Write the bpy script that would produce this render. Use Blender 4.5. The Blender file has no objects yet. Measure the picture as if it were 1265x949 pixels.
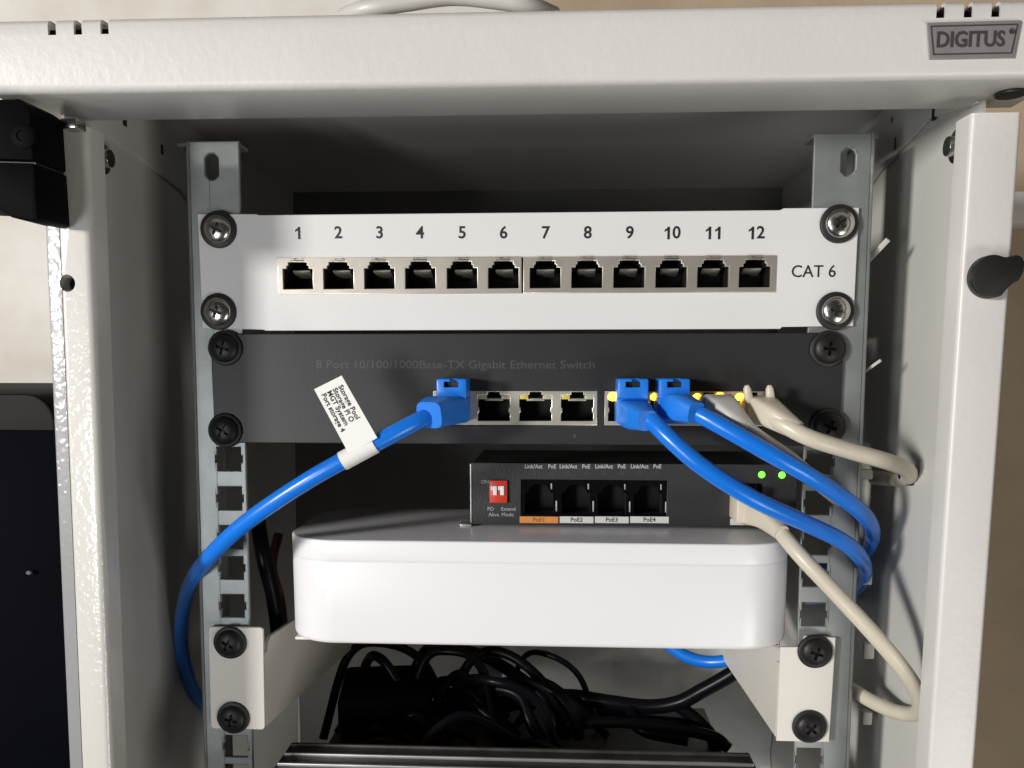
import bpy, bmesh, math, random
from mathutils import Vector, Matrix, noise
random.seed(7)
S = 0.001                                   # everything below is written in millimetres
sc = bpy.context.scene
COL = sc.collection

# ------------------------------------------------------------------ camera
CAM = Vector((15.41, -348.40, -48.37))
YAW, PITCH, ROLL, F = 0.0527778, 0.1337502, 0.0, 1110.0
CY = 590.0                                  # optical centre: the photograph is a crop, so the lens is shifted
def _axes():
    f = Vector((-math.sin(YAW), math.cos(YAW), 0)); r = Vector((math.cos(YAW), math.sin(YAW), 0)); u = Vector((0, 0, 1))
    f2 = f*math.cos(PITCH) - u*math.sin(PITCH); u2 = u*math.cos(PITCH) + f*math.sin(PITCH)
    return r*math.cos(ROLL) + u2*math.sin(ROLL), u2*math.cos(ROLL) - r*math.sin(ROLL), f2
AR, AU, AF = _axes()
cd = bpy.data.cameras.new('camera'); cam = bpy.data.objects.new('camera', cd); COL.objects.link(cam)
cd.sensor_width = 36.0; cd.lens = F/1265.0*36.0; cd.shift_y = (CY-474.5)/1265.0; cd.clip_start = 0.01; cd.clip_end = 20
M3 = Matrix((AR, AU, -AF)).transposed()
cam.matrix_world = Matrix.Translation(CAM*S) @ M3.to_4x4()
sc.camera = cam
def P(px, py, Y):                            # the real point at depth Y seen at a photograph pixel
    d = AF*F + AR*(px-632.5) - AU*(py-CY)
    return CAM + d*((Y-CAM.y)/d.y)
def PX(px, py, X):
    d = AF*F + AR*(px-632.5) - AU*(py-CY)
    return CAM + d*((X-CAM.x)/d.x)
def PZ(px, py, Z):
    d = AF*F + AR*(px-632.5) - AU*(py-CY)
    return CAM + d*((Z-CAM.z)/d.z)

# ------------------------------------------------------------------ light
w = bpy.data.worlds.new('World'); sc.world = w; w.use_nodes = True
bg = w.node_tree.nodes['Background']; bg.inputs[0].default_value = (1.0, 0.955, 0.90, 1); bg.inputs[1].default_value = 0.035
def area(name, direction, dist, sx, sy, power, colour, target=(0, -10, -60)):
    l = bpy.data.lights.new(name, 'AREA'); l.shape = 'RECTANGLE'; l.size = sx; l.size_y = sy; l.energy = power; l.color = colour
    o = bpy.data.objects.new(name, l); COL.objects.link(o)
    d = Vector(direction).normalized(); t = Vector(target)*S
    o.location = t + d*dist
    o.rotation_euler = (-d).to_track_quat('-Z', 'Y').to_euler()
    return o
area('room_lamp', (-1.0, -1.0, 0.13), 2.4, 0.30, 0.30, 52.0, (1.0, 0.97, 0.93))
area('side_lamp', (-0.52, -1.0, -0.20), 0.75, 0.10, 0.20, 1.4, (0.95, 0.97, 1.0))
area('fill_lamp', (0.75, -1.0, -0.75), 0.95, 0.30, 0.30, 2.4, (1.0, 0.97, 0.93))  # added fill with no visible source, lifts left wall and lip underside
sc.view_settings.view_transform = 'Standard'; sc.view_settings.look = 'None'
sc.view_settings.exposure = 0.0; sc.view_settings.gamma = 1.0

# ------------------------------------------------------------------ materials
def mat(name, col, rough=0.5, metal=0.0, spec=0.5, var=0.0, vscale=40, bump=0.0, bscale=300, coat=0.0, col2=None, emis=None, estr=0.0, detail=4, coatbump=0.0):
    m = bpy.data.materials.new(name); m.use_nodes = True; nt = m.node_tree; b = nt.nodes['Principled BSDF']
    b.inputs['Roughness'].default_value = rough; b.inputs['Metallic'].default_value = metal
    b.inputs['Specular IOR Level'].default_value = spec; b.inputs['Coat Weight'].default_value = coat; b.inputs['Coat Roughness'].default_value = 0.17
    tc = nt.nodes.new('ShaderNodeTexCoord')
    if var or col2:
        n = nt.nodes.new('ShaderNodeTexNoise'); n.inputs['Scale'].default_value = vscale; n.inputs['Detail'].default_value = detail
        nt.links.new(tc.outputs['Object'], n.inputs['Vector'])
        r = nt.nodes.new('ShaderNodeValToRGB'); r.color_ramp.elements[0].position = 0.32; r.color_ramp.elements[1].position = 0.68
        c2 = col2 or tuple(c*(1-var) for c in col)
        r.color_ramp.elements[0].color = (*c2, 1); r.color_ramp.elements[1].color = (*col, 1)
        nt.links.new(n.outputs['Fac'], r.inputs['Fac']); nt.links.new(r.outputs['Color'], b.inputs['Base Color'])
    else:
        b.inputs['Base Color'].default_value = (*col, 1)
    if bump:
        n2 = nt.nodes.new('ShaderNodeTexNoise'); n2.inputs['Scale'].default_value = bscale; n2.inputs['Detail'].default_value = 2
        nt.links.new(tc.outputs['Object'], n2.inputs['Vector'])
        bp = nt.nodes.new('ShaderNodeBump'); bp.inputs['Strength'].default_value = bump; bp.inputs['Distance'].default_value = 0.001
        nt.links.new(n2.outputs['Fac'], bp.inputs['Height']); nt.links.new(bp.outputs['Normal'], b.inputs['Normal'])
    if coatbump:
        n3 = nt.nodes.new('ShaderNodeTexNoise'); n3.inputs['Scale'].default_value = 400; n3.inputs['Detail'].default_value = 1.0
        nt.links.new(tc.outputs['Object'], n3.inputs['Vector'])
        bp3 = nt.nodes.new('ShaderNodeBump'); bp3.inputs['Strength'].default_value = coatbump; bp3.inputs['Distance'].default_value = 0.001
        nt.links.new(n3.outputs['Fac'], bp3.inputs['Height']); nt.links.new(bp3.outputs['Normal'], b.inputs['Coat Normal'])
    if emis:
        b.inputs['Emission Color'].default_value = (*emis, 1); b.inputs['Emission Strength'].default_value = estr
    return m
PAINT = mat('grey_white_paint', (0.67, 0.65, 0.62), 0.38, bump=0.10, bscale=420, var=0.05, vscale=25)
PAINTG = mat('rippled_gloss_paint', (0.64, 0.62, 0.57), 0.45, coat=0.8, coatbump=0.28, var=0.05, vscale=25)
EDGEG = mat('grey_gloss_edge', (0.27, 0.27, 0.275), 0.45, coat=0.8, coatbump=0.28, var=0.05, vscale=25)
PAINTIN = mat('inner_grey_paint', (0.62, 0.61, 0.57), 0.42, bump=0.04, bscale=420, var=0.08, vscale=18)
PANEL = mat('white_panel_paint', (0.70, 0.69, 0.685), 0.42, bump=0.04, bscale=600, var=0.03, vscale=30)
TABP = mat('cream_bracket_paint', (0.70, 0.67, 0.61), 0.42, bump=0.06, bscale=500, var=0.04, vscale=40)
ZINC = mat('zinc_plate', (0.31, 0.33, 0.322), 0.42, metal=0.45, var=0.22, vscale=70, bump=0.05, bscale=500)
STEEL = mat('bright_steel', (0.62, 0.60, 0.56), 0.22, metal=1.0, var=0.15, vscale=150)
FRAME = mat('nickel_frame', (0.66, 0.61, 0.53), 0.36, metal=0.75, var=0.12, vscale=120)
FRAMEB = mat('tin_shield', (0.72, 0.68, 0.58), 0.30, metal=0.6, var=0.15, vscale=160)
TONGUE = mat('contact_carrier', (0.36, 0.34, 0.28), 0.35, metal=0.3)
CAVITY = mat('black_port_plastic', (0.012, 0.011, 0.010), 0.5)
RUBBER = mat('black_rubber', (0.014, 0.012, 0.012), 0.5, var=0.3, vscale=120)
BLACKSCREW = mat('black_oxide', (0.012, 0.011, 0.011), 0.45, spec=0.35, metal=0.0, var=0.3, vscale=120)
BLACK = mat('black_plastic', (0.004, 0.004, 0.005), 0.55, spec=0.03, var=0.3, vscale=60, bump=0.05, bscale=500)
SWITCH = mat('charcoal_sheet_metal', (0.022, 0.022, 0.023), 0.45, spec=0.4, var=0.12, vscale=40, bump=0.03, bscale=900)
POE = mat('dark_grey_case', (0.030, 0.030, 0.032), 0.42, var=0.12, vscale=60, bump=0.10, bscale=900)
GLOSSB = mat('glossy_black_jacket', (0.005, 0.005, 0.007), 0.3, spec=0.12)
WHITE = mat('white_plastic', (0.80, 0.79, 0.80), 0.30, var=0.015, vscale=20)
SEAM = mat('seam_grey', (0.70, 0.69, 0.69), 0.6)
BLUE = mat('blue_jacket', (0.008, 0.185, 0.76), 0.28, var=0.12, vscale=30, bump=0.06, bscale=150)
BLUEP = mat('blue_boot', (0.012, 0.20, 0.76), 0.36, var=0.06, vscale=80)
CREAM = mat('cream_jacket', (0.63, 0.575, 0.46), 0.36, var=0.10, vscale=30, bump=0.05, bscale=150)
CREAMP = mat('ivory_boot', (0.64, 0.585, 0.475), 0.42, var=0.06, vscale=80)
PALE = mat('pale_jacket', (0.62, 0.60, 0.56), 0.38, var=0.06, vscale=40)
GREYW = mat('dull_grey_glint', (0.10, 0.10, 0.11), 0.6)  # only for the painted reflection on the dark box
PAPER = mat('white_label', (0.82, 0.81, 0.78), 0.55)
INK = mat('black_ink', (0.012, 0.012, 0.013), 0.55)
GREYINK = mat('grey_ink', (0.052, 0.052, 0.054), 0.5)
WHITEINK = mat('white_ink', (0.42, 0.42, 0.42), 0.5)
RED = mat('red_switch', (0.62, 0.045, 0.02), 0.38)
ORANGE = mat('orange_label', (0.72, 0.27, 0.06), 0.5)
LABEL = mat('port_label_white', (0.66, 0.66, 0.63), 0.5)
LEDY = mat('amber_led_lit', (0.9, 0.55, 0.05), 0.3, emis=(1.0, 0.55, 0.03), estr=7.0)
LEDG = mat('green_led_lit', (0.1, 0.8, 0.1), 0.3, emis=(0.20, 1.0, 0.06), estr=1.7)
LEDOFF = mat('led_unlit', (0.42, 0.42, 0.30), 0.3)
LEDDIM = mat('led_yellowish_unlit', (0.62, 0.50, 0.10), 0.3)
BADGE = mat('badge_metal', (0.34, 0.31, 0.31), 0.40, metal=0.35, var=0.12, vscale=150)
BADGEINK = mat('badge_letters', (0.06, 0.052, 0.052), 0.45)
RIDGE = mat('bare_aluminium', (0.50, 0.50, 0.49), 0.40, metal=0.5, var=0.25, vscale=60)
DEVICE = mat('dusty_black_case', (0.035, 0.034, 0.032), 0.5, col2=(0.07, 0.067, 0.062), vscale=90)
PLASTER = mat('cream_plaster', (0.85, 0.82, 0.77), 0.85, col2=(0.76, 0.70, 0.62), vscale=26, bump=0.5, bscale=60, detail=8)
TAN = mat('tan_wall', (0.56, 0.44, 0.30), 0.85, col2=(0.44, 0.34, 0.235), vscale=14, bump=0.35, bscale=90, detail=8)
BACKP = mat('shade_darkened_back', (0.22, 0.215, 0.20), 0.6, var=0.15, vscale=18)  # cabinet paint darkened to put the interior shade into the back panel
FILM = mat('pale_wrinkled_film', (0.60, 0.61, 0.60), 0.28, var=0.08, vscale=20)
BOXDARK = mat('dark_gloss_panel', (0.0022, 0.0024, 0.006), 0.5, spec=0.02, var=0.4, vscale=12)
BOXTOP = mat('taupe_band', (0.026, 0.024, 0.021), 0.7, spec=0.2, var=0.2, vscale=40)

# ------------------------------------------------------------------ mesh helpers
ROOTLOC = {}
def me_from_bm(bm):
    me = bpy.data.meshes.new('mesh'); bm.normal_update(); bm.to_mesh(me); bm.free(); return me
def join(*ms):
    bm = bmesh.new()
    for m in ms:
        bm.from_mesh(m); bpy.data.meshes.remove(m)
    return me_from_bm(bm)
def box(x0, x1, y0, y1, z0, z1, bev=0.0, seg=2):
    bm = bmesh.new(); bmesh.ops.create_cube(bm, size=1)
    for v in bm.verts: v.co = Vector(((x0+x1)/2+v.co.x*(x1-x0), (y0+y1)/2+v.co.y*(y1-y0), (z0+z1)/2+v.co.z*(z1-z0)))
    if bev: bmesh.ops.bevel(bm, geom=bm.edges[:], offset=bev, segments=seg, affect='EDGES', profile=0.5)
    return me_from_bm(bm)
def prism(poly, a0, a1, axis='z', bev=0.0):
    """poly in the two other axes (x,y for z; x,z for y; y,z for x), extruded from a0 to a1"""
    bm = bmesh.new()
    def mk(p, a):
        if axis == 'z': return (p[0], p[1], a)
        if axis == 'y': return (p[0], a, p[1])
        return (a, p[0], p[1])
    lo = [bm.verts.new(mk(p, a0)) for p in poly]; hi = [bm.verts.new(mk(p, a1)) for p in poly]
    n = len(poly)
    bm.faces.new(lo); bm.faces.new(hi)
    for i in range(n): bm.faces.new((lo[i], lo[(i+1) % n], hi[(i+1) % n], hi[i]))
    bmesh.ops.recalc_face_normals(bm, faces=bm.faces[:])
    if bev:
        es = [e for e in bm.edges if len(e.link_faces) == 2 and e.calc_face_angle() > 0.6]
        bmesh.ops.bevel(bm, geom=es, offset=bev, segments=2, affect='EDGES', profile=0.5)
    return me_from_bm(bm)
def rrect(x0, x1, z0, z1, r, n=5):
    pts = []
    for cx, cz, a in ((x1-r, z1-r, 0), (x0+r, z1-r, 90), (x0+r, z0+r, 180), (x1-r, z0+r, 270)):
        for i in range(n+1):
            t = math.radians(a+90*i/n); pts.append((cx+r*math.cos(t), cz+r*math.sin(t)))
    return pts
def circ(cx, cz, r, n=20, rz=None):
    return [(cx+r*math.cos(2*math.pi*i/n), cz+(rz or r)*math.sin(2*math.pi*i/n)) for i in range(n)]
def curve_mesh(cu):
    o = bpy.data.objects.new('tmp', cu); COL.objects.link(o)
    dg = bpy.context.evaluated_depsgraph_get(); dg.update()
    me = bpy.data.meshes.new_from_object(o.evaluated_get(dg)); bpy.data.objects.remove(o); bpy.data.curves.remove(cu)
    return me
ROTX = Matrix.Rotation(math.pi/2, 4, 'X')
def plate(polys, y, th, bev=0.0):
    """sheet in the XZ plane with holes; front face at y, thickness th going back"""
    cu = bpy.data.curves.new('c', 'CURVE'); cu.dimensions = '2D'; cu.fill_mode = 'BOTH'
    cu.extrude = th/2-bev; cu.bevel_depth = bev; cu.offset = -bev; cu.bevel_resolution = 1
    for p in polys:
        s = cu.splines.new('POLY'); s.points.add(len(p)-1); s.use_cyclic_u = True
        for q, c in zip(s.points, p): q.co = (c[0], c[1], 0, 1)
    me = curve_mesh(cu); me.transform(Matrix.Translation((0, y+th/2, 0)) @ ROTX)
    return me
def plate_rects(x0, x1, z0, z1, rects, y, th):
    """sheet with rectangular openings, built cell by cell"""
    def uniq(v):
        out = []
        for a in sorted(v):
            if not out or a-out[-1] > 1e-4: out.append(a)
        return out
    X = uniq([x0, x1]+[v for r in rects for v in r[:2]]); Z = uniq([z0, z1]+[v for r in rects for v in r[2:]])
    solid = lambda i, j: 0 <= i < len(X)-1 and 0 <= j < len(Z)-1 and not any(r[0] < (X[i]+X[i+1])/2 < r[1] and r[2] < (Z[j]+Z[j+1])/2 < r[3] for r in rects)
    bm = bmesh.new(); V = {}
    def v(i, j, b):
        if (i, j, b) not in V: V[(i, j, b)] = bm.verts.new((X[i], y+th*b, Z[j]))
        return V[(i, j, b)]
    for i in range(len(X)-1):
        for j in range(len(Z)-1):
            if not solid(i, j): continue
            for b in (0, 1): bm.faces.new((v(i, j, b), v(i+1, j, b), v(i+1, j+1, b), v(i, j+1, b)))
            if not solid(i-1, j): bm.faces.new((v(i, j, 0), v(i, j+1, 0), v(i, j+1, 1), v(i, j, 1)))
            if not solid(i+1, j): bm.faces.new((v(i+1, j, 0), v(i+1, j+1, 0), v(i+1, j+1, 1), v(i+1, j, 1)))
            if not solid(i, j-1): bm.faces.new((v(i, j, 0), v(i+1, j, 0), v(i+1, j, 1), v(i, j, 1)))
            if not solid(i, j+1): bm.faces.new((v(i, j+1, 0), v(i+1, j+1, 0), v(i+1, j+1, 1), v(i, j+1, 1)))
    bmesh.ops.recalc_face_normals(bm, faces=bm.faces[:])
    rim = [e for e in bm.edges if len(e.link_faces) == 2 and e.calc_face_angle() > 1 and all(abs(q.co.y-y) < 1e-5 for q in e.verts)]
    bmesh.ops.bevel(bm, geom=rim, offset=0.35, segments=1, affect='EDGES', profile=0.5)
    return me_from_bm(bm)
def text(t, x, z, y, size, ext=0.06, bold=0.0, align='CENTER', m=None, sx=1.0, space=1.0):
    cu = bpy.data.curves.new('t', 'FONT'); cu.body = t; cu.size = size; cu.extrude = ext; cu.offset = bold
    cu.align_x = align; cu.align_y = 'CENTER'; cu.resolution_u = 3; cu.space_character = space
    me = curve_mesh(cu)
    me.transform(Matrix.Scale(sx, 4, (1, 0, 0)))
    me.transform(m if m is not None else Matrix.Translation((x, y, z)) @ ROTX)
    return me
def lathe(prof, c, n=28, squash=1.0):
    """prof: (radius, y) about the Y axis through c"""
    bm = bmesh.new(); rings = []
    for r, y in prof:
        if r < 1e-4: rings.append([bm.verts.new((c[0], c[1]+y, c[2]))])
        else: rings.append([bm.verts.new((c[0]+r*math.cos(2*math.pi*i/n), c[1]+y, c[2]+r*squash*math.sin(2*math.pi*i/n))) for i in range(n)])
    for a, b in zip(rings, rings[1:]):
        for i in range(n):
            j = (i+1) % n
            if len(a) == 1: bm.faces.new((a[0], b[i], b[j]))
            elif len(b) == 1: bm.faces.new((a[i], a[j], b[0]))
            else: bm.faces.new((a[i], a[j], b[j], b[i]))
    bmesh.ops.recalc_face_normals(bm, faces=bm.faces[:])
    return me_from_bm(bm)
def catmull(pts, k=8):
    pts = [Vector(p) for p in pts]; q = [2*pts[0]-pts[1]]+pts+[2*pts[-1]-pts[-2]]; out = []
    for i in range(1, len(q)-2):
        a, b, c, d = q[i-1:i+3]
        for j in range(k):
            t = j/k
            out.append(0.5*((2*b)+(c-a)*t+(2*a-5*b+4*c-d)*t*t+(3*b-a-3*c+d)*t**3))
    out.append(pts[-1]); return out
def loft(pts, radii, expo=None, n=14, up=Vector((0, 0, 1)), caps=True):
    """swept super-ellipse: radii = (half width, half height) per point, expo per point (2 = ellipse, 6 = boxy)"""
    bm = bmesh.new(); rings = []; N = len(pts); prevu = None
    for i in range(N):
        t = (pts[min(i+1, N-1)]-pts[max(i-1, 0)]).normalized()
        u = up if prevu is None else prevu
        u = u-t*u.dot(t)
        if u.length < 1e-3: u = Vector((1, 0, 0))-t*t.x
        u.normalize(); prevu = u; s = t.cross(u)
        a, b = radii[i]; e = expo[i] if expo else 2
        ring = []
        for k in range(n):
            th = 2*math.pi*(k+0.5)/n; c_, s_ = math.cos(th), math.sin(th)
            ring.append(bm.verts.new(pts[i]+s*(a*math.copysign(abs(c_)**(2/e), c_))+u*(b*math.copysign(abs(s_)**(2/e), s_))))
        rings.append(ring)
    for a, b in zip(rings, rings[1:]):
        for k in range(n): bm.faces.new((a[k], a[(k+1) % n], b[(k+1) % n], b[k]))
    if caps: bm.faces.new(rings[0]); bm.faces.new(rings[-1])
    bmesh.ops.recalc_face_normals(bm, faces=bm.faces[:])
    return me_from_bm(bm)
def tube(pts, r, k=8, n=14):
    p = catmull(pts, k); return loft(p, [(r, r)]*len(p), n=n)
def boolean(me, *cutters):
    o = bpy.data.objects.new('tmp', me); COL.objects.link(o); cs = []
    for c in cutters:
        co = bpy.data.objects.new('cut', c); COL.objects.link(co); cs.append(co)
        md = o.modifiers.new('b', 'BOOLEAN'); md.operation = 'DIFFERENCE'; md.object = co; md.solver = 'EXACT'
    dg = bpy.context.evaluated_depsgraph_get(); dg.update()
    r = bpy.data.meshes.new_from_object(o.evaluated_get(dg))
    bpy.data.objects.remove(o); bpy.data.meshes.remove(me)
    for co in cs:
        m = co.data; bpy.data.objects.remove(co); bpy.data.meshes.remove(m)
    return r
def shear(me, fn):
    for v in me.vertices: v.co.x += fn(v.co.z)
    return me
def cavity(poly, y0, y1):
    """an open-fronted pocket behind a hole: walls and back"""
    bm = bmesh.new()
    a = [bm.verts.new((x, y0, z)) for x, z in poly]; b = [bm.verts.new((x, y1, z)) for x, z in poly]; n = len(poly)
    for i in range(n): bm.faces.new((a[i], b[i], b[(i+1) % n], a[(i+1) % n]))
    bm.faces.new(b)
    return me_from_bm(bm)

def root(name, label, cat, loc, group=None):
    o = bpy.data.objects.new(name, None); COL.objects.link(o); o.empty_display_size = 0.01
    o.location = Vector(loc)*S; o['label'] = label; o['category'] = cat
    if group: o['group'] = group
    ROOTLOC[o.name] = Vector(loc); return o
def link(name, me, m, parent=None, label=None, ang=38, stuff=False):
    off = ROOTLOC.get(parent.name, Vector()) if parent else Vector()
    me.transform(Matrix.Scale(S, 4) @ Matrix.Translation(-off))
    o = bpy.data.objects.new(name, me); COL.objects.link(o); me.name = name
    me.materials.clear(); me.materials.append(m)
    me.shade_smooth(); me.set_sharp_from_angle(angle=math.radians(ang))
    if parent: o.parent = parent; ROOTLOC[o.name] = off
    if label: o['label'] = label
    if stuff: o['kind'] = 'stuff'
    return o
def thing(name, me, m, label, cat, group=None, base=None):
    """a top-level thing that is one mesh, its origin at its base"""
    if base is None:
        n = len(me.vertices); zs = min(v.co.z for v in me.vertices)
        base = Vector((sum(v.co.x for v in me.vertices)/n, sum(v.co.y for v in me.vertices)/n, zs))
    base = Vector(base); me.transform(Matrix.Scale(S, 4) @ Matrix.Translation(-base))
    o = bpy.data.objects.new(name, me); COL.objects.link(o); o.location = base*S; me.name = name
    me.materials.clear(); me.materials.append(m); me.shade_smooth(); me.set_sharp_from_angle(angle=math.radians(38))
    o['label'] = label; o['category'] = cat
    if group: o['group'] = group
    return o
def struct(name, me, m):
    o = link(name, me, m); o['kind'] = 'structure'; return o

# ------------------------------------------------------------------ setting
WY = 240.0
def wall(x0, x1, seed):
    bm = bmesh.new(); nx, nz = 60, 60
    g = [[bm.verts.new((x0+(x1-x0)*i/nx, WY+1.2*noise.noise(Vector((i*.35+seed, j*.35, 0))) if 0 < i < nx else WY, -620+1240*j/nz)) for j in range(nz+1)] for i in range(nx+1)]
    for i in range(nx):
        for j in range(nz): bm.faces.new((g[i][j], g[i+1][j], g[i+1][j+1], g[i][j+1]))
    return me_from_bm(bm)
struct('plaster_wall', wall(-900, 0, 3), PLASTER)
struct('tan_wall', wall(0, 900, 40), TAN)

# ------------------------------------------------------------------ cabinet
LEAN = lambda z: 0.0235*(z-27)               # the left side of the cabinet leans a little
cab = root('network_cabinet', 'light grey wall cabinet with brand badge, steel rails and open front', 'network cabinet', (0, 90, -400))
# top cover: bent sheet, notched at the front edge
LY, ZB, ZT = -58.0, 35.0, 56.0
sec = [(-24, 51), (-24, 40), (-24, ZB+0.6), (-24.6, ZB), (LY+2.2, ZB), (LY+1.0, ZB+.35), (LY+.3, ZB+1.0), (LY, ZB+2.2), (LY, ZT-4.4), (LY, ZT-1.6), (LY+.5, ZT-.5), (LY+1.6, ZT), (LY+8, ZT), (236, ZT)]
notch = [(P(65, 35, LY).x, 1.3), (P(97, 35, LY).x, 1.3), (P(130, 35, LY).x, 1.3), (P(1162, 10, LY).x, 1.35), (P(1196, 10, LY).x, 1.35), (P(1230, 10, LY).x, 1.35)]
xs = [-166, 166]
for c, h in notch: xs += [c-h, c+h]
xs += [-150+20*i for i in range(16)]
xs = sorted(set(xs))
bm = bmesh.new(); grid = [[bm.verts.new((x, y, z)) for y, z in sec] for x in xs]
for i in range(len(xs)-1):
    xm = (xs[i]+xs[i+1])/2; inn = any(abs(xm-c) < h for c, h in notch)
    for j in range(len(sec)-1):
        if inn and 8 <= j <= 11: continue
        bm.faces.new((grid[i][j], grid[i][j+1], grid[i+1][j+1], grid[i+1][j]))
bmesh.ops.recalc_face_normals(bm, faces=bm.faces[:])
def thicken(me, t):
    o = bpy.data.objects.new('tmp', me); COL.objects.link(o)
    md = o.modifiers.new('sheet', 'SOLIDIFY'); md.thickness = t; md.offset = 0
    dg = bpy.context.evaluated_depsgraph_get(); dg.update()
    r = bpy.data.meshes.new_from_object(o.evaluated_get(dg)); bpy.data.objects.remove(o); bpy.data.meshes.remove(me); return r
link('top_cover', thicken(me_from_bm(bm), 1.1), PAINT, cab, ang=50)
# added dark strip standing in for the shade behind the notches
link('notch_shade', box(-160, 160, LY+3.2, LY+4.2, 40, 54.4), RUBBER, cab)
# badge
bp = [P(1143, 30, LY), P(1259, 27, LY), P(1250, 73, LY), P(1146, 75, LY)]
bpoly = [(p.x, p.z) for p in bp]; bc = sum((Vector(p) for p in bp), Vector())/4
badge = link('brand_badge', plate([bpoly], LY-1.5, 0.9, 0.25), BADGE, cab, 'grey metal badge reading DIGITUS')
inner = [(bc.x+(x-bc.x)*.93, bc.z+(z-bc.z)*.80) for x, z in bpoly]; inner2 = [(bc.x+(x-bc.x)*.905, bc.z+(z-bc.z)*.73) for x, z in bpoly]
link('badge_rim', plate([inner, inner2], LY-1.72, 0.25), BADGEINK, badge)
link('badge_lettering', join(text('DIGITUS', bc.x-0.9, bc.z-.1, LY-1.72, 6.2, ext=.12, bold=.10, sx=0.86), text('®', bc.x+11.0, bc.z+2.0, LY-1.72, 2.2, ext=.12)), BADGEINK, badge)
g = PZ(1249, 112, ZB)
link('grommet', prism(circ(g.x, g.y, 4.6, 24, 5.2), ZB-1.6, ZB-.6, 'z', 0.3), RUBBER, cab)
# right post
rp = [(144.5, -34)]+[(144.5+1.6*(1-math.cos(t)), -45+1.6*(1-math.sin(t))) for t in [i*math.pi/10 for i in range(6)]]+[(158.6+1.6*math.sin(t), -45+1.6*(1-math.cos(t))) for t in [i*math.pi/10 for i in range(6)]]+[(160.2, -34)]
link('front_post', prism(rp, -400, 27.8, 'z', 0.0), PAINT, cab)
# left post, creased, with a fixing hole
lp = [(-153.0, -34), (-153.0, -44.6), (-152.6, -45.1), (-151.9, -45.3)]+[(-144.5+2.6*math.sin(t), -45.0+2.6*(1-math.cos(t))) for t in [i*math.pi/12 for i in range(7)]]+[(-141.9, -34)]
lp_me = shear(prism(lp, -400, 27.5, 'z'), LEAN)
h = P(83, 350, -45)
lp_me = boolean(lp_me, lathe([(0, -6), (2.9, -6), (2.9, 9), (0, 9)], (h.x, -45, h.z)))
link('front_post', lp_me, PAINTG, cab, 'creased front post with glossy rippled paint and a round hole')
es = boolean(shear(prism([(-158.4, -34), (-158.4, -43.6), (-157.9, -44.3), (-157.2, -44.5), (-153.2, -44.7), (-153.2, -34)], -400, 27.5, 'z'), LEAN), lathe([(0, -6), (2.9, -6), (2.9, 9), (0, 9)], (h.x, -45, h.z)))
link('edge_strip', es, EDGEG, cab, 'grey outer edge strip of the left front post')
link('fixing_hole', lathe([(0, 0), (2.9, 0)], (h.x, -38, h.z)), CAVITY, cab)
# rubber bumper on the right post
k = P(1219, 343, -45); bo = []
for i in range(24):
    t = math.radians(60+240*i/23); bo.append((k.x+6.6*math.cos(t), k.z+6.8*math.sin(t)))
bo += [(k.x+4.4, k.z-4.2), (k.x+6.5, k.z-2.2), (k.x+8.2, k.z-1.3), (k.x+9.4, k.z+1.2), (k.x+9.6, k.z+4.2), (k.x+8.6, k.z+6.1), (k.x+7.0, k.z+6.7)]
link('rubber_bumper', prism(bo, -49.5, -44.9, 'y', 0.7), RUBBER, cab)
# side, back
link('side_panel', box(152.5, 153.7, -33.8, 235, -400, 55.4), PAINTIN, cab)
link('side_panel', shear(box(-156.9, -155.7, -33.8, 235, -400, 55.4), LEAN), PAINTIN, cab)
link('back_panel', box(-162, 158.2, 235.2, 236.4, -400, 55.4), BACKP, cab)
link('bottom_panel', box(-150, 158, -44, 236, -402, -400.2), PAINTIN, cab)
# sloping side flanges under the top, with small slots
def flange(sgn):
    X = 151.5 if sgn > 0 else -154.6
    if sgn > 0: pts = [PX(1188, 140, X), PX(1150, 146, X), PX(1088, 212, X)]
    else: pts = [PX(112, 152, X), PX(160, 186, X), PX(224, 236, X)]
    poly = [(-33, 51), (-33, pts[0].z)]+[(p.y, p.z) for p in pts[1:]]+[(80, pts[-1].z-8), (80, 51)]
    x0, x1 = (150.9, 152.4) if sgn > 0 else (-155.6, -154.2)
    return link('side_flange', prism(poly, x0, x1, 'x', 0.3), PAINTIN, cab)
fr = flange(1); fl = flange(-1)
for sgn, par, spots in ((1, fr, [(1153, 141, 2.2, 4.5), (1102, 148, 1.4, 2.2), (1106, 178, 1.8, 5.0)]), (-1, fl, [(154, 150, 3.2, 3.6), (200, 185, 2.2, 4.0)])):
    for px, py, wy, wz in spots:
        X = 150.9 if sgn > 0 else -154.2
        c = PX(px, py, X); x0, x1 = (150.75, 151.5) if sgn > 0 else (-155, -154.05)
        link('slot', box(x0, x1, c.y-wy/2, c.y+wy/2, c.z-wz/2, c.z+wz/2), CAVITY, par)
# flange bolts on the side panels
def bolt(c, sgn):
    pf = [(0, 0), (3.2, 0), (3.4, .4), (3.4, 2.6), (5.6, 2.8), (5.6, 3.8)]
    me = lathe(pf, (0, 0, 0), 20)
    me.transform(Matrix.Translation(c) @ Matrix.Rotation(sgn*math.pi/2, 4, 'Z'))
    return link('bolt', me, STEEL, cab)
c = PX(132, 196, -153.5); bolt(Vector((-151.9, c.y, c.z)), 1)
c = PX(1174, 181, 150.0); bolt(Vector((148.7, c.y, c.z)), -1)

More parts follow.
